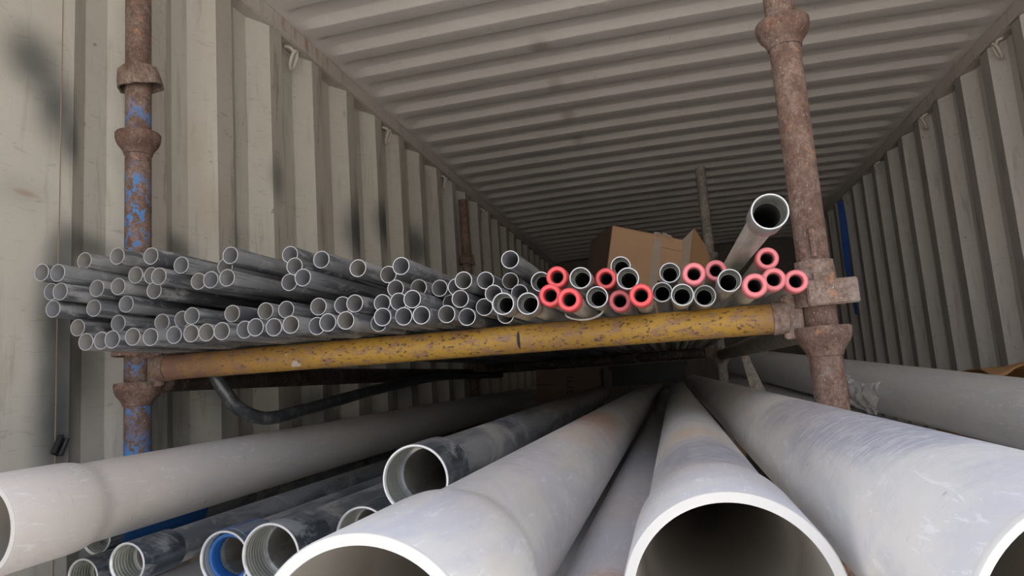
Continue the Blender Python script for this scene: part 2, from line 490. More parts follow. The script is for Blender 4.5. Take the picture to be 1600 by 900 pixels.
wall('wall_left', XL, -1, 0, [M['wall'], M['wall_rub']], 1.049)
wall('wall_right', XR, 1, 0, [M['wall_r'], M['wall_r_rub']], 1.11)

def ceiling():
    xs = [XL - .05, XL + .0, -1.045, -1.035, -1.02, -1.0, -.97, -.6, -.3, 0, .1, .4, .8, 1.15, 1.18, 1.20, 1.215, 1.225, 1.262, 1.31]
    prof = []
    y = Y0
    ph = 2.083                                 # foot of one bright slope
    k0 = int((Y0 - ph) / .1875) - 1
    ys = [Y0]
    for k in range(k0, 40):
        b = ph + k * .1875
        for dy, h in ((0, 0), (.004, 0), (.058, 0), (.064, .06), (.088, .94), (.094, 1), (.150, 1), (.156, .94), (.1835, .06)):
            if Y0 < b + dy < Y1: prof.append((b + dy, h))
    prof = [(Y0, 0)] + sorted(prof) + [(Y1, 0)]
    bm = bmesh.new()
    def msk(x):
        e = min(x + 1.045, 1.225 - x)
        return max(0, min(1, e / .05)) ** .8
    def sheet(t):
        out = []
        for (y, h) in prof:
            row = []
            for x in xs:
                camber = .012 * (1 - ((x - .095) / 1.17) ** 2)
                row.append(bm.verts.new((x, y, ZT + H + camber + .020 * h * msk(x) + t)))
            out.append(row)
        return out
    A, B = sheet(0), sheet(.003)
    for S in (A, B):
        for i in range(len(prof) - 1):
            for j in range(len(xs) - 1):
                bm.faces.new((S[i][j], S[i][j + 1], S[i + 1][j + 1], S[i + 1][j]))
    for j in range(len(xs) - 1):
        bm.faces.new((A[0][j], A[0][j + 1], B[0][j + 1], B[0][j]))
    o = obj('ceiling', bm, M['roof'], sharp=50)
    # bevel-like softness comes from the short steps of the profile
    return tag(o, kind='structure')
ceiling()
for i, (x0, x1) in enumerate(((-1.125, -1.065), (1.258, 1.318))):
    bm = box(x0, x1, Y0, Y1, ZT - .06 + H, ZT + .001 + H, bevel=.004)
    tag(obj('trim_%d' % (i + 1), bm, M['rail']), kind='structure')
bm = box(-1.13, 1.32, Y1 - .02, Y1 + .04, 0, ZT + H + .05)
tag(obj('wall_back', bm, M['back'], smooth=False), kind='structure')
bm = box(-1.13, 1.32, Y0, Y1, -.03, 0)
tag(obj('floor', bm, M['ply'], smooth=False), kind='structure')
bm = box(-25, 25, -30, 20, -.25, -.20)
tag(obj('ground', bm, M['ground'], smooth=False), kind='structure')
for i, x in enumerate((XL - .02, XR - .0)):     # corrugation-free corner strips with the weld line
    pass
bm = box(XL - .001, XL + .0008, 1.020, 1.0222, 0.02, ZT - .06 + H)
tag(obj('trim_3', bm, M['seam'], smooth=False), kind='structure')

# ---------------------------------------------------------------- lashing rings
def lashing_ring(x, y, z, s, label):
    t = empty('lashing_ring', W(x, y, z))
    tag(t, label, 'lashing ring', 'lashing rings under the roof rails')
    bm = bmesh.new()
    pts = []
    for k in range(25):
        a = 2 * PI * k / 24
        pts.append((s * (.010 + .010 * math.sin(a)), .013 * math.cos(a) + .004, -.012 + .027 * math.sin(a) * 1.0 - .006))
    tube(pts, .0055, 10, bm, 1)
    obj('ring', bm, M['rail'], t)
    bm = bmesh.new()
    for dy in (-.02, .024):
        tube([(-s * .004, dy, .018), (s * .012, dy * .8, .012), (s * .016, dy * .45, .004)], .0055, 8, bm, 3)
    obj('bracket', bm, M['rail'], t)
    return t
ordn = ['nearest', 'second nearest', 'third', 'fourth', 'farthest visible']
for i in range(5):
    lashing_ring(-1.078, 1.857 + .745 * i, 1.072, 1, 'painted steel lashing ring under the left roof rail, %s from the viewer' % ordn[i])
for i in range(4):
    lashing_ring(1.268, 2.712 + .76 * i, 1.08, -1, 'painted steel lashing ring under the right roof rail, %s' % ['nearest to the photo edge', 'second from the photo edge', 'third from the photo edge', 'with a blue strap hanging from it'][i])

bm = bmesh.new()
prev = None
for k in range(25):
    t = k / 24
    z = 1.06 - .78 * t
    tw = .95 + .35 * math.sin(t * 5)
    cx, cy = 1.225 + .006 * math.sin(t * 7), 5.0 + .02 * math.sin(t * 4)
    d = Vector((math.sin(tw), math.cos(tw), 0)) * .026
    nn = Vector((math.cos(tw), -math.sin(tw), 0)) * .0015
    c = W(cx, cy, z)
    row = [bm.verts.new(c + d + nn), bm.verts.new(c - d + nn), bm.verts.new(c - d - nn), bm.verts.new(c + d - nn)]
    if prev:
        for i in range(4):
            bm.faces.new((prev[i], prev[(i + 1) % 4], row[(i + 1) % 4], row[i]))
    prev = row
tag(obj('webbing_strap', bm, M['strap']), 'dark blue webbing strap hanging down the right corrugated wall', 'strap')

# black clip on the left wall
p = on_x(93, 697, -1.066)
t = empty('plastic_clip', W(-1.066, p.y, p.z))
tag(t, 'small black plastic clip stuck to the left wall above the big grey pipe', 'clip')
rot = Matrix.Rotation(math.radians(-28), 4, 'X') @ Matrix.Scale(.75, 4)
obj('back_plate', box(-.004, .0, -.014, .010, -.022, .022, mat=rot, bevel=.001), M['black'], t)
b = box(.0, .012, -.015, -.011, -.022, .022, mat=rot)
obj('clip_lip', b, M['black'], t)
obj('clip_roll', tube([rot @ Vector((.006, .006, -.02)), rot @ Vector((.006, .006, .021))], .0045, 12, sub=1), M['black'], t)

# ---------------------------------------------------------------- scaffold rack
PX = (-1.006, .229)
PYS = (1.14, 3.45)
RT = .02415
def cup_profile():
    return [(-.008, RT - .001), (-.007, .0262), (-.001, .0275), (.006, .0315), (.013, .0370), (.020, .0402), (.028, .0418), (.035, .0420), (.0375, .0405), (.036, .0385), (.024, .0370), (.016, .030), (.016, RT - .001)]
def post(x, y, top, mat, label, cup_mat):
    t = empty('scaffold_post', (x, y, 0))
    tag(t, label, 'scaffold post', 'scaffold posts of the pipe rack')
    bm = lathe([(.008, RT), (top + H, RT), (top + H, RT - .004), (.008, RT - .004)], 40, 'Z')
    obj('upright_tube', bm, mat, t)
    bm = box(-.05, .05, -.05, .05, 0, .008, bevel=.002)
    obj('base_plate', bm, M['rust'], t)
    for z in (.53, .03, -.47, -.97):
        bm = lathe([(a, b) for a, b in cup_profile()], 40, 'Z', off=(0, 0, z - .018 + H))
        obj('fixed_cup', bm, cup_mat, t)
        # weld bead
    return t
def top_cup(t, z, rz, tilt, mat):
    mt = Matrix.Translation((0, 0, z + H)) @ Matrix.Rotation(rz, 4, 'Z') @ Matrix.Rotation(tilt, 4, 'X')
    bm = bmesh.new()
    seg = 48
    rings = []
    for (y, r) in [(.012, RT + .001), (.016, .031), (.010, .037), (-.012, .041), (-.024, .0415), (-.024, .0375), (-.008, .034), (-.004, RT + .001)]:
        ring = []
        for i in range(seg):
            a = 2 * PI * i / seg
            lug = max(0, math.cos(a * 3)) ** 6
            lo = .010 * max(0, math.cos(a)) ** 2
            rr = r + (.006 * lug if r > .03 else 0)
            yy = y + (.012 * lug if .01 < y and r > .03 else 0) - (lo if y < 0 else 0)
            ring.append(bm.verts.new((rr * math.cos(a), rr * math.sin(a), yy)))
        rings.append(ring)
    for k in range(len(rings)):
        A, B = rings[k], rings[(k + 1) % len(rings)]
        for i in range(seg):
            j = (i + 1) % seg
            bm.faces.new((A[i], A[j], B[j], B[i]))
    bmesh.ops.transform(bm, matrix=mt, verts=bm.verts)
    obj('locking_cup', bm, mat, t)
fl = post(PX[0], PYS[0], .985, M['rust_blue'], 'rusty front post on the left with flaking blue paint', M['rust'])
top_cup(fl, .675, math.radians(-60), math.radians(8), M['rust_pale'])
top_cup(fl, .125, 0, 0, M['rust'])
fr = post(PX[1], PYS[0], .985, M['rust'], 'rusty brown front post on the right holding the end of the yellow beam', M['rust'])
# locked cup over the beam end: skirted block with stepped top and a locking pin on the tube
bm = bmesh.new()
seg = 56
rows = []
for (r, zt) in ((RT + .0008, 0), (.040, 0)):
    pass
def locked_cup(t):
    bm = bmesh.new()
    def prof(a):
        s = max(0, math.cos(a - math.radians(150))) ** .5
        return [(.080, .0365), (.114, .0365), (.117, .0350), (.121, .032), (.121 + .030 * (1 if math.cos(a - math.radians(260)) > .35 else 0), .0300), (.121 + .030 * (1 if math.cos(a - math.radians(260)) > .35 else 0), RT + .0008), (.112, RT + .0008), (.108, .031), (.080, .032)]
    rings = []
    seg = 56
    for i in range(seg):
        a = 2 * PI * i / seg
        rings.append([bm.verts.new((r * math.cos(a), r * math.sin(a), z + H)) for (z, r) in prof(a)])
    for i in range(seg):
        A, B = rings[i], rings[(i + 1) % seg]
        for k in range(len(A)):
            l = (k + 1) % len(A)
            bm.faces.new((A[k], A[l], B[l], B[k]))
    obj('locking_cup', bm, M['rust_pale'], t)
    bm = box(-.030, .042, -.005, .005, -.020, .018, mat=Matrix.Translation((.008, -.0365, .100 + H)), bevel=.002)
    box(-.018, .012, -.004, .004, .016, .030, bm, mat=Matrix.Translation((.008, -.034, .100 + H)), bevel=.001)
    obj('locking_lug', bm, M['rust_pale'], t)
    bm = tube([(-.002, -.026, .157 + H), (-.002, -.0285, .168 + H), (-.002, -.0285, .19 + H), (-.002, -.025, .197 + H)], .006, 10, sub=3)
    obj('locking_pin', bm, M['rust'], t)
locked_cup(fr)
rl = post(PX[0], PYS[1], .98, M['rust'], 'short-looking rusty post against the left wall, at the back of the rack', M['rust'])
top_cup(rl, .655, 0, 0, M['rust'])
rr_ = post(PX[1], PYS[1], .985, M['rust_grey'], 'thin pale rusty post rising behind the cardboard box', M['rust_grey'])

def ledger(p0, p1, mat, endmat, label, name='ledger_beam'):
    p0, p1 = Vector(p0), Vector(p1)
    mid = (p0 + p1) / 2
    o = empty(name, (0, 0, 0))
    tag(o, label, 'scaffold beam')
    d = (p1 - p0).normalized()
    L = (p1 - p0).length
    a, b = .062, L - .062
    q = Vector((0, 1, 0)).rotation_difference(d)
    mt = Matrix.Translation(p0) @ q.to_matrix().to_4x4()
    bm = lathe([(a, RT), (b, RT), (b, RT - .004), (a, RT - .004)], 40, 'Y')
    bmesh.ops.transform(bm, matrix=mt, verts=bm.verts)
    obj('beam_tube', bm, mat, o)
    for s in (0, 1):
        bm = bmesh.new()
        # forged blade: sleeve narrowing to a flat plate that drops into the cup
        y0, y1 = (RT + .001, .075) if s == 0 else (L - RT - .001, L - .075)
        sy = 1 if s == 0 else -1
        box(-.006, .006, min(y0, y0 + sy * .03), max(y0, y0 + sy * .03), -.034, .034, bm, bevel=.002)
        bm2 = lathe([(y0 + sy * .022, .012), (y0 + sy * .024, RT + .001), (y0 + sy * .046, RT + .002), (y0 + sy * .048, .012)], 32, 'Y')
        me = bpy.data.meshes.new('tmp'); bm2.to_mesh(me); bm2.free(); bm.from_mesh(me); bpy.data.meshes.remove(me)
        bmesh.ops.transform(bm, matrix=mt, verts=bm.verts)
        obj('blade_end', bm, endmat, o)
    return o
zf = .071
ledger((PX[0], PYS[0], zf + .003 + H), (PX[1], PYS[0], zf - .003 + H), M['yellow'], M['rust_pale'], 'chipped yellow scaffold beam carrying the front of the small conduits')
ledger((PX[0], PYS[1], zf + H), (PX[1], PYS[1], zf + H), M['rust_dark'], M['rust'], 'dark scaffold beam at the back of the upper rack level')
ledger((PX[0], PYS[0], .054 + H), (PX[0], PYS[1], .054 + H), M['rust_dark'], M['rust'], 'dark side beam running back along the left wall under the conduits')
ledger((PX[1], PYS[0], .054 + H), (PX[1], PYS[1], .054 + H), M['rust_grey'], M['rust'], 'dusty side beam running back from the right front post')
for y, w in ((PYS[0], 'front'), (PYS[1], 'back')):
    ledger((PX[0], y, -.43 + H), (PX[1], y, -.43 + H), M['rust_dark'], M['rust'], 'low %s scaffold beam underneath the large pipes' % w)

bm = bmesh.new()
rows = []
for (x, y, z, w) in ((.229, 2.34, .028, .012), (.235, 2.34, .0, .014), (.247, 2.34, -.045, .018), (.262, 2.34, -.10, .022)):
    rows.append([bm.verts.new(W(x + sx * w, y + sy * .0015, z)) for sx, sy in ((-1, -1), (1, -1), (1, 1), (-1, 1))])
for A, B in zip(rows, rows[1:]):
    for i in range(4):
        bm.faces.new((A[i], A[(i + 1) % 4], B[(i + 1) % 4], B[i]))
bm.faces.new(rows[0]); bm.faces.new(rows[-1])
tag(obj('metal_strap', bm, M['rust_grey'], smooth=False), 'flat grey metal strap hanging below the right side beam', 'strap')

# bent conduit hanging under the shelf
pts = [(-.872, 1.185, .078), (-.863, 1.18, .051), (-.850, 1.187, .021), (-.834, 1.205, -.012), (-.814, 1.24, -.034), (-.796, 1.29, -.037), (-.782, 1.46, -.020), (-.771, 1.76, .008), (-.79, 2.3, .034), (-.80, 3.2, .034)]
bm = tube([W(*p) for p in pts], .0135, 18, sub=8)
tag(obj('bent_conduit', bm, M['bend']), 'dark bent conduit sagging below the yellow beam near the left post', 'conduit')

# ---------------------------------------------------------------- small conduits on the rack
EMT = [(-0.9660,0.8894,0.2262),(-0.9359,0.8903,0.2224),(-0.9395,0.9449,0.2511),(-0.8795,0.9502,0.2532),(-0.8228,0.9603,0.2486),(-0.8585,0.9671,0.2212),(-0.8298,0.9691,0.2178),(-0.7977,0.9484,0.2103),(-0.7737,0.9711,0.2295),(-0.7569,0.9911,0.2033),(-0.7280,0.9841,0.2020),(-0.9660,0.9078,0.1973),(-0.9373,0.8969,0.1936),(-0.9093,0.9398,0.2006),(-0.8805,0.9535,0.2024),(-0.8192,0.9633,0.1910),(-0.9615,0.9073,0.1687),(-0.9170,0.9420,0.1688),(-0.8723,0.9621,0.1732),(-0.9508,0.9445,0.1395),(-0.8891,0.9634,0.1425),(-0.8152,0.9763,0.1385),(-0.7865,0.9880,0.1416),(-0.7576,0.9755,0.1439),(-0.9182,0.9283,0.1127),(-0.8893,0.9290,0.1125),(-0.8604,0.9204,0.1116),(-0.8316,0.9308,0.1138),(-0.8028,0.9361,0.1112),(-0.7740,0.9539,0.1129),(-0.7451,0.9572,0.1131),(-0.7162,0.9561,0.1121),(-0.6873,0.9544,0.1116),(-0.6824,0.9725,0.2360),(-0.7082,0.9947,0.2230),(-0.6907,0.9746,0.2001),(-0.5956,1.0077,0.2333),(-0.5345,0.9985,0.2168),(-0.5784,0.9911,0.2095),(-0.5962,1.0042,0.1867),(-0.5592,0.9822,0.1879),(-0.4750,1.0059,0.1973),(-0.4402,1.0457,0.1889),(-0.4029,1.0098,0.1937),(-0.4264,1.0401,0.1635),(-0.6962,0.9944,0.1435),(-0.6381,0.9993,0.1427),(-0.6022,1.0023,0.1420),(-0.5470,1.0068,0.1422),(-0.5108,1.0185,0.1422),(-0.4819,1.0036,0.1408),(-0.4440,1.0240,0.1397),(-0.4123,1.0155,0.1382),(-0.6584,0.9717,0.1125),(-0.6295,0.9576,0.1128),(-0.6007,0.9628,0.1107),(-0.5718,0.9637,0.1123),(-0.5431,0.9924,0.1094),(-0.5142,0.9739,0.1112),(-0.4853,0.9771,0.1121),(-0.4566,1.0361,0.1094),(-0.4279,0.9860,0.1129),(-0.3975,1.0693,0.1653),(-0.3687,1.0923,0.1643),(-0.3834,1.0003,0.1379),(-0.3990,1.0004,0.1124),(-0.3701,1.0012,0.1116),(-0.3412,1.0377,0.1134),(-0.3129,1.0550,0.1078),(-0.2883,1.0739,0.1230),(-0.3204,1.0485,0.1370),(-0.3546,1.1047,0.1391),(-0.3379,1.0863,0.1627),(-0.3090,1.0346,0.1640),(-0.2801,1.0619,0.1645),(-0.2315,1.0367,0.1894),(-0.2514,1.1160,0.1675),(-0.2649,1.0490,0.1400),(-0.2344,1.1035,0.1441),(-0.2623,1.1100,0.1102)]
OPEN = [(-0.2311,0.9673,0.1130),(-0.1973,0.9811,0.1113),(-0.1942,1.0855,0.1565),(-0.1217,1.0189,0.1464),(-0.1006,1.0314,0.1167),(-0.0672,1.1300,0.1748),(-0.0518,1.0198,0.1385),(-0.0049,1.1300,0.1256),(0.0102,1.1300,0.1558),(0.0239,1.0328,0.1079),(0.0577,1.0759,0.1077),(0.0896,1.0045,0.1190)]
CAPPED = [(-0.1604,1.0392,0.1547),(-0.1650,0.9901,0.1212),(-0.1335,0.9611,0.1090),(-0.0878,1.0658,0.1480),(-0.0678,1.0396,0.1086),(-0.0340,0.9880,0.1083),(0.0441,1.0433,0.1386),(0.0819,1.1300,0.1519),(0.1213,0.9920,0.1073),(0.1542,1.0821,0.1559),(0.1533,1.0375,0.1182),(0.1870,1.0610,0.1152)]
re_ = .01435
def emt_mesh(L):
    return lathe([(.0008, re_), (.12, re_), (.7, re_), (L, re_), (L, re_ - .0013), (.7, re_ - .0013), (.0008, re_ - .0013), (0, re_ - .0011), (0, re_ - .0002)], 28, 'Y', mats=[0, 0, 0, 0, 1, 1, 2, 2, 2])
proto = obj('steel_conduit', emt_mesh(3.02), [M['emt'], M['emt_in'], M['edge']])
def row_of(z):
    for k, t in enumerate((.126, .152, .176, .198, .220, .243)):
        if z < t: return k
    return 6
RN = ['bottom row on the yellow beam', 'second row above the yellow beam', 'third row above the yellow beam', 'fourth row above the yellow beam', 'fifth row above the yellow beam', 'sixth row above the beam', 'topmost layer']
ONS = ['first', 'second', 'third', 'fourth', 'fifth', 'sixth', 'seventh', 'eighth', 'ninth', 'tenth', 'eleventh', 'twelfth', 'thirteenth', 'fourteenth', 'fifteenth', 'sixteenth', 'seventeenth', 'eighteenth', 'nineteenth', 'twentieth', 'twenty-first', 'twenty-second', 'twenty-third', 'twenty-fourth', 'twenty-fifth', 'twenty-sixth', 'twenty-seventh', 'twenty-eighth']
rows = {}
for p in EMT: rows.setdefault(row_of(p[2]), []).append(p)
first = True
rnd = random.Random(3)
for k in sorted(rows):
    for i, p in enumerate(sorted(rows[k])):
        o = proto if first else proto.copy()
        if not first: col.objects.link(o)
        first = False
        o.location = W(*p)
        dx = 0
        drop = -.0006 if k == 0 else 0
        o.rotation_euler = aim((dx, 1, 0))
        o.rotation_euler.rotate_axis('Y', rnd.uniform(0, 6))
        tag(o, 'grey steel conduit, %s from left in the %s' % (ONS[i], RN[k]), 'conduit', 'small grey conduits on the rack')

rb, rc = .0134, .0167
def rmc_proto(kind, capmat=None, scale=1.0, L=3.0):
    t = empty('capped_conduit' if kind == 'cap' else 'coupled_conduit', (0, 0, 0))
    b_, c_ = rb * scale, rc * scale
    s = scale
    if kind == 'open':
        obj('pipe', lathe([(.024 * s, b_ * .9), (.024 * s, b_), (L, b_), (L, b_ - .0016), (.024 * s, b_ - .0016)], 32, 'Y', mats=[1, 0, 1, 1, 2]), [M['rmc'], M['void'], M['zinc_out']], t)
        obj('coupling', lathe([(.0, c_ - .0016), (.0, c_ - .0006), (.001, c_), (.042 * s, c_), (.043 * s, c_ - .0005), (.043 * s, b_ + .0001), (.024 * s, b_ - .0001), (.024 * s, b_ - .0003), (.0225 * s, b_ - .0003), (.003, b_ + .0012), (.001, c_ - .0022)], 32, 'Y',
                              mats=[2, 2, 0, 0, 0, 1, 1, 1, 1, 1, 2]), [M['zinc_out'], M['zinc_small'], M['edge']], t)
    else:
        obj('pipe', lathe([(.014, b_), (3.0, b_), (3.0, b_ - .0027), (.014, b_ - .0027)], 32, 'Y', mats=[0, 1, 1, 0]), [M['rmc'], M['void']], t)
        obj('thread_cap', lathe([(.001, .0100), (0, .0112), (0, .0150), (.0025, c_ + .0002), (.026, c_ + .0002), (.027, c_ - .001), (.027, b_ + .0002), (.012, b_ + .0002), (.012, .0095), (.003, .0095)], 36, 'Y'), capmat, t)
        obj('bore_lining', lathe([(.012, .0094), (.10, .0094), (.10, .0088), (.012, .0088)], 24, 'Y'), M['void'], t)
    return t
def copy_thing(root):
    r = root.copy(); col.objects.link(r)
    for ch in list(root.children):
        c = ch.copy(); col.objects.link(c); c.parent = r
    return r
op_lab = ['coupled conduit with threaded collar, bottom row, next to the plain conduits', 'coupled conduit with bright open collar just left of the lower red caps', 'coupled conduit half hidden behind the leftmost upper red cap', 'coupled conduit with bright collar standing between two upper red caps',
          'coupled conduit in the bottom row between two pairs of red caps', 'highest coupled conduit in front of the cardboard box, half hidden by its neighbour', 'coupled conduit in front of the cardboard box, right of a red cap',
          'coupled conduit, leftmost of the three side by side on the beam', 'coupled conduit standing above the three side by side ones', 'coupled conduit, middle of the three side by side on the beam', 'coupled conduit, rightmost of the three side by side on the beam',
          'coupled conduit directly below the big raised pipe']
po = rmc_proto('open')
for i, p in enumerate(OPEN):
    o = po if i == 0 else copy_thing(po)
    o.location = W(*p)
    o.rotation_euler = aim((0, 1, 0))
    o.rotation_euler.rotate_axis('Y', i * 1.1)
    tag(o, 'galvanised ' + op_lab[i], 'conduit', 'coupled conduits on the rack')
cap_lab = ['leftmost and upper of the three bright red caps left of centre', 'lower left one of the three bright red caps left of centre', 'lower right one of the three bright red caps left of centre', 'bright red cap high up just left of the cardboard box',
           'dusty dark red cap low on the beam below the cardboard box', 'red cap low on the beam, right beside the dusty dark red one', 'pink faded cap in the upper row, right of the open collar', 'pink faded cap touching the left side of the big raised pipe',
           'pink faded cap just right of and below the big raised pipe', 'pink faded cap highest of all, tucked behind the big raised pipe', 'pink faded cap second from the right post', 'cracked pink faded cap touching the right post']
pr = {}
for i, p in enumerate(CAPPED):
    mk = 'darkred' if i == 4 else ('red' if i < 6 else 'pink')
    if mk not in pr:
        o = pr[mk] = rmc_proto('cap', M[mk])
    else:
        o = copy_thing(pr[mk])
    o.location = W(*p)
    o.rotation_euler = aim((0, 1, 0))
    tag(o, 'conduit with ' + cap_lab[i], 'capped conduit', 'red capped conduits on the rack')
big = rmc_proto('open', None, 1.22, 1.75)
big.location = W(.1205, .785, .1645)
big.rotation_euler = aim((.012, 1, .036))
tag(big, 'thick galvanised conduit sticking far out above all the others beside the right post', 'conduit')

# loose wire tie around the bundle
pts = []
for k in range(15):
    a = PI * (1.0 + k / 14)
    pts.append(W(-.128 + .030 * math.cos(a), 1.085 + .004 * math.sin(3 * a), .101 + .012 * math.sin(a)))
tag(obj('wire_tie', tube(pts, .0016, 8, sub=2), M['rmc']), 'thin wire loop hanging under the capped conduits over the yellow beam', 'wire')

# ---------------------------------------------------------------- large pipes below
def pvc(name, p, d, r, L, mats, label, group=None, socket=True, sr=None, grp=None, wallt=.0052):
    sr = sr or r + .0055
    o_, i_ = mats
    if socket:
        prof = [(0, sr - .0065), (0, sr - .0008), (.001, sr), (.115, sr), (.128, sr - .0004), (.140, sr - .0022), (.152, r + .0006), (.162, r), (.5, r), (L * .5, r), (L, r), (L, r - wallt), (.5, r - wallt), (.150, r - wallt), (.138, r - .002), (.125, sr - .0066), (.003, sr - .0066)]
        mt = [2, 2, 0, 0, 0, 0, 0, 0, 0, 0, 1, 1, 1, 1, 1, 1, 2]
    else:
        prof = [(0, r - .0045), (0, r - .0015), (.002, r), (.5, r), (L * .5, r), (L, r), (L, r - wallt), (.5, r - wallt), (.003, r - wallt)]
        mt = [2, 2, 0, 0, 0, 1, 1, 1, 2]
    o = obj(name, lathe(prof, 96, 'Y', mats=mt), [o_, i_, M['pvc_lip']], sharp=50)
    o.location = W(*p)
    o.rotation_euler = aim(d)
    tag(o, label, 'pipe', grp)
    return o
pvc('plastic_pipe', (-.842, .69, -.131), (.002, 1, .010), .057, 5.8, (M['pvc_left'], M['pvc_in']), 'long warm grey plastic pipe with a wide socket end, lying low at the far left')
pvc('plastic_pipe', (-.1605, .325, -.1304), (0, 1, 0), .057, 5.8, (M['pvc_a'], M['pvc_in']), 'pale plastic pipe with an orange dust stain, open mouth at the bottom centre')
pvc('plastic_pipe', (.0205, .42, -.1327), (0, 1, 0), .057, 5.8, (M['pvc_b'], M['pvc_in']), 'pale plastic pipe with the whole round mouth facing the viewer, right of centre')
pvc('plastic_pipe', (.147, .285, -.106), (0, 1, 0), .057, 5.8, (M['pvc_c'], M['pvc_in']), 'pale plastic pipe scuffed blue-grey, its mouth cut off by the right photo edge', socket=False)
pvc('plastic_pipe', (-.070, .16, -.213), (0, 1, 0), .057, 5.8, (M['pvc_d'], M['pvc_in']), 'lower greyer plastic pipe sunk between the two central ones', socket=False)
d6 = Vector((.552 - .748, 3.19 - 1.77, -.057 + .153)).normalized()
p6 = Vector((.748, 1.77, -.153)) - d6 * 1.2
pvc('plastic_pipe', p6, d6, .080, 4.2, (M['pvc_r'], M['pvc_in']), 'thick grey plastic pipe lying slanted behind the right post', socket=False, wallt=.007)
p7 = p6 + Vector((-.062, .15, -.152))
pvc('plastic_pipe', p7, d6, .080, 3.6, (M['pvc_r'], M['pvc_in']), 'grey plastic pipe barely seen beneath the thick slanted one', socket=False, wallt=.007)
for i, x in enumerate((-.90, -.76, -.62, -.48, -.34, -.20, -.06, .08, .16 + .004)):
    if i == 8: continue
    pvc('plastic_pipe', (x, .75 + .03 * (i % 3), -.348), (0, 1, 0), .057, 5.5, (M['pvc_r'], M['pvc_in']), 'grey plastic pipe in the hidden bottom layer on the low beams', grp='bottom layer of plastic pipes', socket=False)

def steel(p, d, c, label, L=2.1, ring=None, colour=M['dark'], cl=.085):
    r = c * .445
    R_ = c * .5
    t = empty('steel_pipe', W(*p))
    t.rotation_euler = aim(d)
    tag(t, label, 'pipe', None)
    obj('pipe', lathe([(cl * .5, r - .0045), (cl * .5, r), (L, r), (L, r - .0045), (cl * .55, r - .0045)], 56, 'Y', mats=[0, 0, 1, 1, 0]), [colour, M['hole_in']], t)
    obj('coupling', lathe([(0, R_ - .0020), (0, R_ - .0008), (.001, R_), (cl - .004, R_), (cl, R_ - .0015), (cl, r + .0001), (cl * .5, r + .0001), (cl * .5, R_ - .0052), (.004, R_ - .0042), (.001, R_ - .0032)], 56, 'Y', mats=[2, 2, 0, 0, 0, 1, 1, 1, 1, 2]), [M['dark_band'], M['zinc'], M['edge']], t)
    if ring == 'cap':
        obj('thread_cap', lathe([(.014, R_ - .0118), (.012, R_ - .0105), (.012, R_ - .0062), (.016, R_ - .0056), (.030, R_ - .0056), (.030, R_ - .0118)], 56, 'Y'), M['blue'], t)
        obj('blue_band', lathe([(.012, R_ + .0001), (.012, R_ + .0012), (.075, R_ + .0012), (.075, R_ + .0001)], 56, 'Y'), M['blue_dusty'], t)
    if ring == 'band':
        obj('blue_band', lathe([(.030, R_ + .0001), (.030, R_ + .0015), (.24, R_ + .0015), (.24, R_ + .0001)], 56, 'Y'), M['blue'], t)
    return t
M['blue_dusty'] = m_dark_pipe('dusty_blue_band', (0.04, 0.10, 0.26), (0.20, 0.23, 0.28), (0.34, 0.33, 0.32))
steel((-.298, .757, -.103), (0.0, 1, .012), .080, 'galvanised steel pipe with shiny threaded mouth, topmost, leaning beside the stained plastic pipe')
steel((-.417, .863, -.186), (0.0, 1, .004), .076, 'steel pipe with threaded mouth half hidden behind the stained plastic pipe')
steel((-.496, .775, -.188), (-.003, 1, -.004), .078, 'steel pipe with fully visible threaded mouth right of the blue ringed one')
steel((-.629, .871, -.215), (0.004, 1, .002), .078, 'steel pipe with a bright blue ring in its mouth', ring='cap')
steel((-.753, .833, -.209), (0.0, 1, .006), .057, 'thinner steel pipe with a shiny mouth right below the left plastic pipe')
steel((-.912, .921, -.250), (0.0, 1, .002), .056, 'thin steel pipe mouth at the bottom left corner, partly cut by the photo edge')
steel((-.945, .980, -.204), (0.004, 1, .006), .056, 'steel pipe with a blue wrapped end tucked under the left plastic pipe', ring='band')
steel((-.336, .620, -.186), (-.0, 1, .0), .065, 'steel pipe barely showing its rim at the bottom edge left of the stained plastic pipe')
steel((-.690, .95, -.262), (0.0, 1, .0), .056, 'lowest steel pipe seen in the gap between the thin pipe and the blue ringed one')

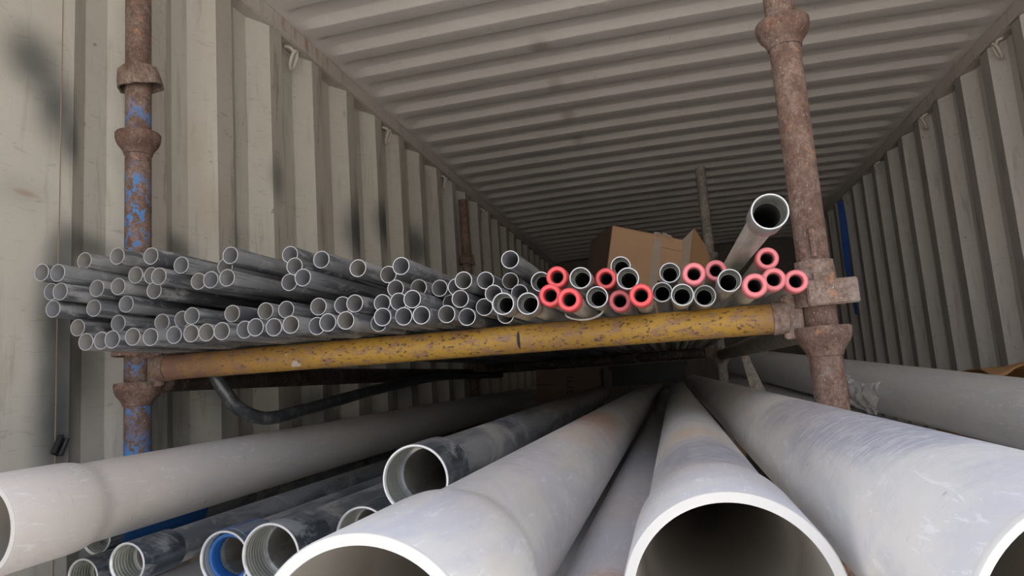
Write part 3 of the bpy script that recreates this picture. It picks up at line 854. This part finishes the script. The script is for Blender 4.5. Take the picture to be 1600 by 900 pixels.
# ---------------------------------------------------------------- cardboard boxes
def carton():
    t = empty('cardboard_box', W(-.186, 2.871, .621))
    t.rotation_euler = (Matrix.Rotation(math.radians(24), 3, 'Z') @ Matrix.Rotation(math.radians(13), 3, 'Y')).to_euler()
    tag(t, 'tilted brown cardboard box with an open flap on top of the conduits', 'box')
    w, h, d = .315, .355, .30
    th = .004
    bm = box(0, w, 0, th, -h, 0)
    box(0, w, d - th, d, -h, 0, bm)
    box(0, w, 0, d, -h, -h + th, bm)
    box(0, w, 0, d, -th, 0, bm)
    obj('carton_body', bm, M['card'], t, smooth=False)
    obj('shaded_side_panel', box(-.003, th, .003, d, -h, 0), M['card_dark'], t, smooth=False)  # left side of the carton, its shade painted in with darker cardboard
    obj('tape', box(.185, .222, -.0025, -.0002, -h, -.018), M['card_tape'], t, smooth=False)
    b = box(.222, w, -.0012, -.0002, -.0535, -.052)
    box(.222, w, -.0012, -.0002, -.205, -.198, b)
    obj('flap_gap', b, M['ink'], t, smooth=False)
    # narrow folded flap and wide open flap at the right edge
    mt = Matrix.Translation((w, 0, 0)) @ Matrix.Rotation(math.radians(-62), 4, 'Z')
    b = bmesh.new()
    vs = [b.verts.new(mt @ Vector(v)) for v in ((0, 0, -h), (.05, 0, -h), (.055, 0, .045), (0, 0, .0), (0, .005, -h), (.05, .005, -h), (.055, .005, .045), (0, .005, .0))]
    for q in ((0, 1, 2, 3), (4, 7, 6, 5), (0, 4, 5, 1), (1, 5, 6, 2), (2, 6, 7, 3), (3, 7, 4, 0)): b.faces.new([vs[i] for i in q])
    obj('flap', b, M['card_tape'], t, smooth=False)
    tip = mt @ Vector((.055, .0, 0))
    mt2 = Matrix.Translation(tip) @ Matrix.Rotation(math.radians(28), 4, 'Z')
    b = bmesh.new()
    vs = [b.verts.new(mt2 @ Vector(v)) for v in ((0, 0, -h), (.125, 0, -h), (.125, 0, -.045), (.085, 0, -.005), (0, 0, .045), (0, .005, -h), (.125, .005, -h), (.125, .005, -.045), (.085, .005, -.005), (0, .005, .045))]
    for q in ((0, 1, 2, 3, 4), (5, 9, 8, 7, 6), (0, 5, 6, 1), (1, 6, 7, 2), (2, 7, 8, 3), (3, 8, 9, 4), (4, 9, 5, 0)): b.faces.new([vs[i] for i in q])
    obj('flap', b, M['card_flap'], t, smooth=False)
    # torn edge
    b = bmesh.new()
    rr = random.Random(5)
    for k in range(9):
        x = .185 + k * .009
        box(x, x + .010, 0, .004, -.001, .004 + .010 * rr.random(), b, mat=Matrix.Rotation(rr.uniform(-.01, .01), 4, 'Y'))
    obj('torn_edge', b, M['card_tape'], t, smooth=False)
carton()
def dark_box():
    t = empty('cardboard_box', W(-.60, 3.0, -.155))
    t.rotation_euler = (0, math.radians(3), math.radians(4))
    tag(t, 'dark brown cardboard box with large sideways lettering in the shadow under the rack', 'box')
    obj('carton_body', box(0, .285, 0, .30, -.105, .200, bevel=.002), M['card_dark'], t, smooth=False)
    cu = bpy.data.curves.new('lettering', 'FONT')
    cu.body = 'earn'
    cu.size = .066
    cu.extrude = .0004
    to = bpy.data.objects.new('lettering_tmp', cu)
    col.objects.link(to)
    bpy.context.view_layer.update()
    dg = bpy.context.evaluated_depsgraph_get()
    me = bpy.data.meshes.new_from_object(to.evaluated_get(dg))
    bpy.data.objects.remove(to)
    me.materials.clear(); me.materials.append(M['ink'])
    lo = bpy.data.objects.new('lettering', me)
    col.objects.link(lo)
    lo.parent = t
    lo.rotation_euler = (math.radians(90), math.radians(-90), 0)
    lo.location = (.165, -.0008, .052)
    bm = box(0, 0.08, -.0012, -.0002, .13, .135)
    obj('seam', bm, M['ink'], t, smooth=False)
dark_box()

t = empty('shade_filler_tray', W(-.36, 4.15, -.072))  # added tray, its black stands in for the darkness under the rack
tag(t, 'added black tray standing in for the dark area far back on the large pipes', 'tray')
bm = box(0, .43, 0, .006, 0, .118)
box(0, .43, .394, .40, 0, .118, bm); box(0, .006, .006, .394, 0, .118, bm); box(.424, .43, .006, .394, 0, .118, bm); box(.006, .424, .006, .394, 0, .006, bm)
obj('filler_shell', bm, M['black'], t, smooth=False)
bm = box(-.012, .442, -.012, -.0002, .095, .12, bevel=.002)
obj('filler_rim', bm, M['black'], t, smooth=False)
def crumple(name, mat, fn, nu, nv, amp, freq, seed, label, cat, thick=.0006):
    bm = bmesh.new()
    g = [[None] * (nv + 1) for _ in range(nu + 1)]
    for i in range(nu + 1):
        for j in range(nv + 1):
            p, nrm = fn(i / nu, j / nv)
            k = noise.noise(p * freq + Vector((seed, 0, 0))) + .5 * noise.noise(p * freq * 2.7)
            g[i][j] = bm.verts.new(p + nrm * (amp * (k + .6)))
    for i in range(nu):
        for j in range(nv):
            bm.faces.new((g[i][j], g[i + 1][j], g[i + 1][j + 1], g[i][j + 1]))
    o = obj(name, bm, mat, sharp=25)
    md = o.modifiers.new('thickness', 'SOLIDIFY'); md.thickness = thick
    return tag(o, label, cat)
u6 = Vector((-1, 0, 0)); u6 = (u6 - d6 * u6.dot(d6)).normalized(); w6 = d6.cross(u6) * -1
if w6.z < 0: w6 = -w6
def film(u, v):
    s = 1.72 + .36 * u                    # along the pipe
    a = math.radians(28 - 85 * v * (1 - .5 * u) - 10 * math.sin(u * 5))
    c = Vector(p6) + d6 * (s + .12 * v * v)
    nrm = (u6 * math.cos(a) + w6 * math.sin(a))
    return W(*(c + nrm * .0815)), nrm
crumple('plastic_film', M['film'], film, 40, 30, .012, 28, 3.3, 'crumpled clear plastic film lying on the slanted grey pipe behind the right post', 'plastic film')

# carton under the brown paper beside the right wall
t = empty('cardboard_box', W(.93, 2.35, -H))
tag(t, 'large brown cardboard box with crumpled flaps by the right wall, behind the slanted pipe', 'box')
obj('carton_body', box(0, .30, 0, .55, 0, H - .13, bevel=.003), M['card'], t, smooth=False)
def flap(u, v):
    return Vector((.02 + .28 * u, .05 + .40 * v, H - .105 + .035 * math.sin(u * 3 + v * 4) * (1 - v * .5))), Vector((0, 0, 1))
fo = crumple('flap', M['card_flap'], flap, 24, 24, .02, 9, 1.2, None, None, .002)
fo.parent = t

# timber trestles carrying the slanted pipes
for i, s in enumerate((.55, 3.1)):
    c = Vector(p7) + d6 * s
    t = empty('timber_trestle', W(c.x, c.y, -H))
    tag(t, 'wooden trestle under the slanted pipes, %s one' % ('front' if i == 0 else 'rear'), 'trestle', 'trestles under the slanted pipes')
    top = c.z - .087 + H
    obj('top_rail', box(-.16, .16, -.035, .035, top - .07, top, bevel=.003), M['wood'], t, smooth=False)
    for sx in (-.13, .13):
        for sy in (-.12, .12):
            b = bmesh.new()
            vs = [b.verts.new(v) for v in [(sx + a, sy + e, 0) for a, e in ((-.02, -.02), (.02, -.02), (.02, .02), (-.02, .02))] + [(sx + a, sy * .15 + e, top - .07) for a, e in ((-.02, -.02), (.02, -.02), (.02, .02), (-.02, .02))]]
            for q in ((0, 1, 2, 3), (4, 7, 6, 5), (0, 4, 5, 1), (1, 5, 6, 2), (2, 6, 7, 3), (3, 7, 4, 0)): b.faces.new([vs[k] for k in q])
            obj('leg', b, M['wood'], t, smooth=False)
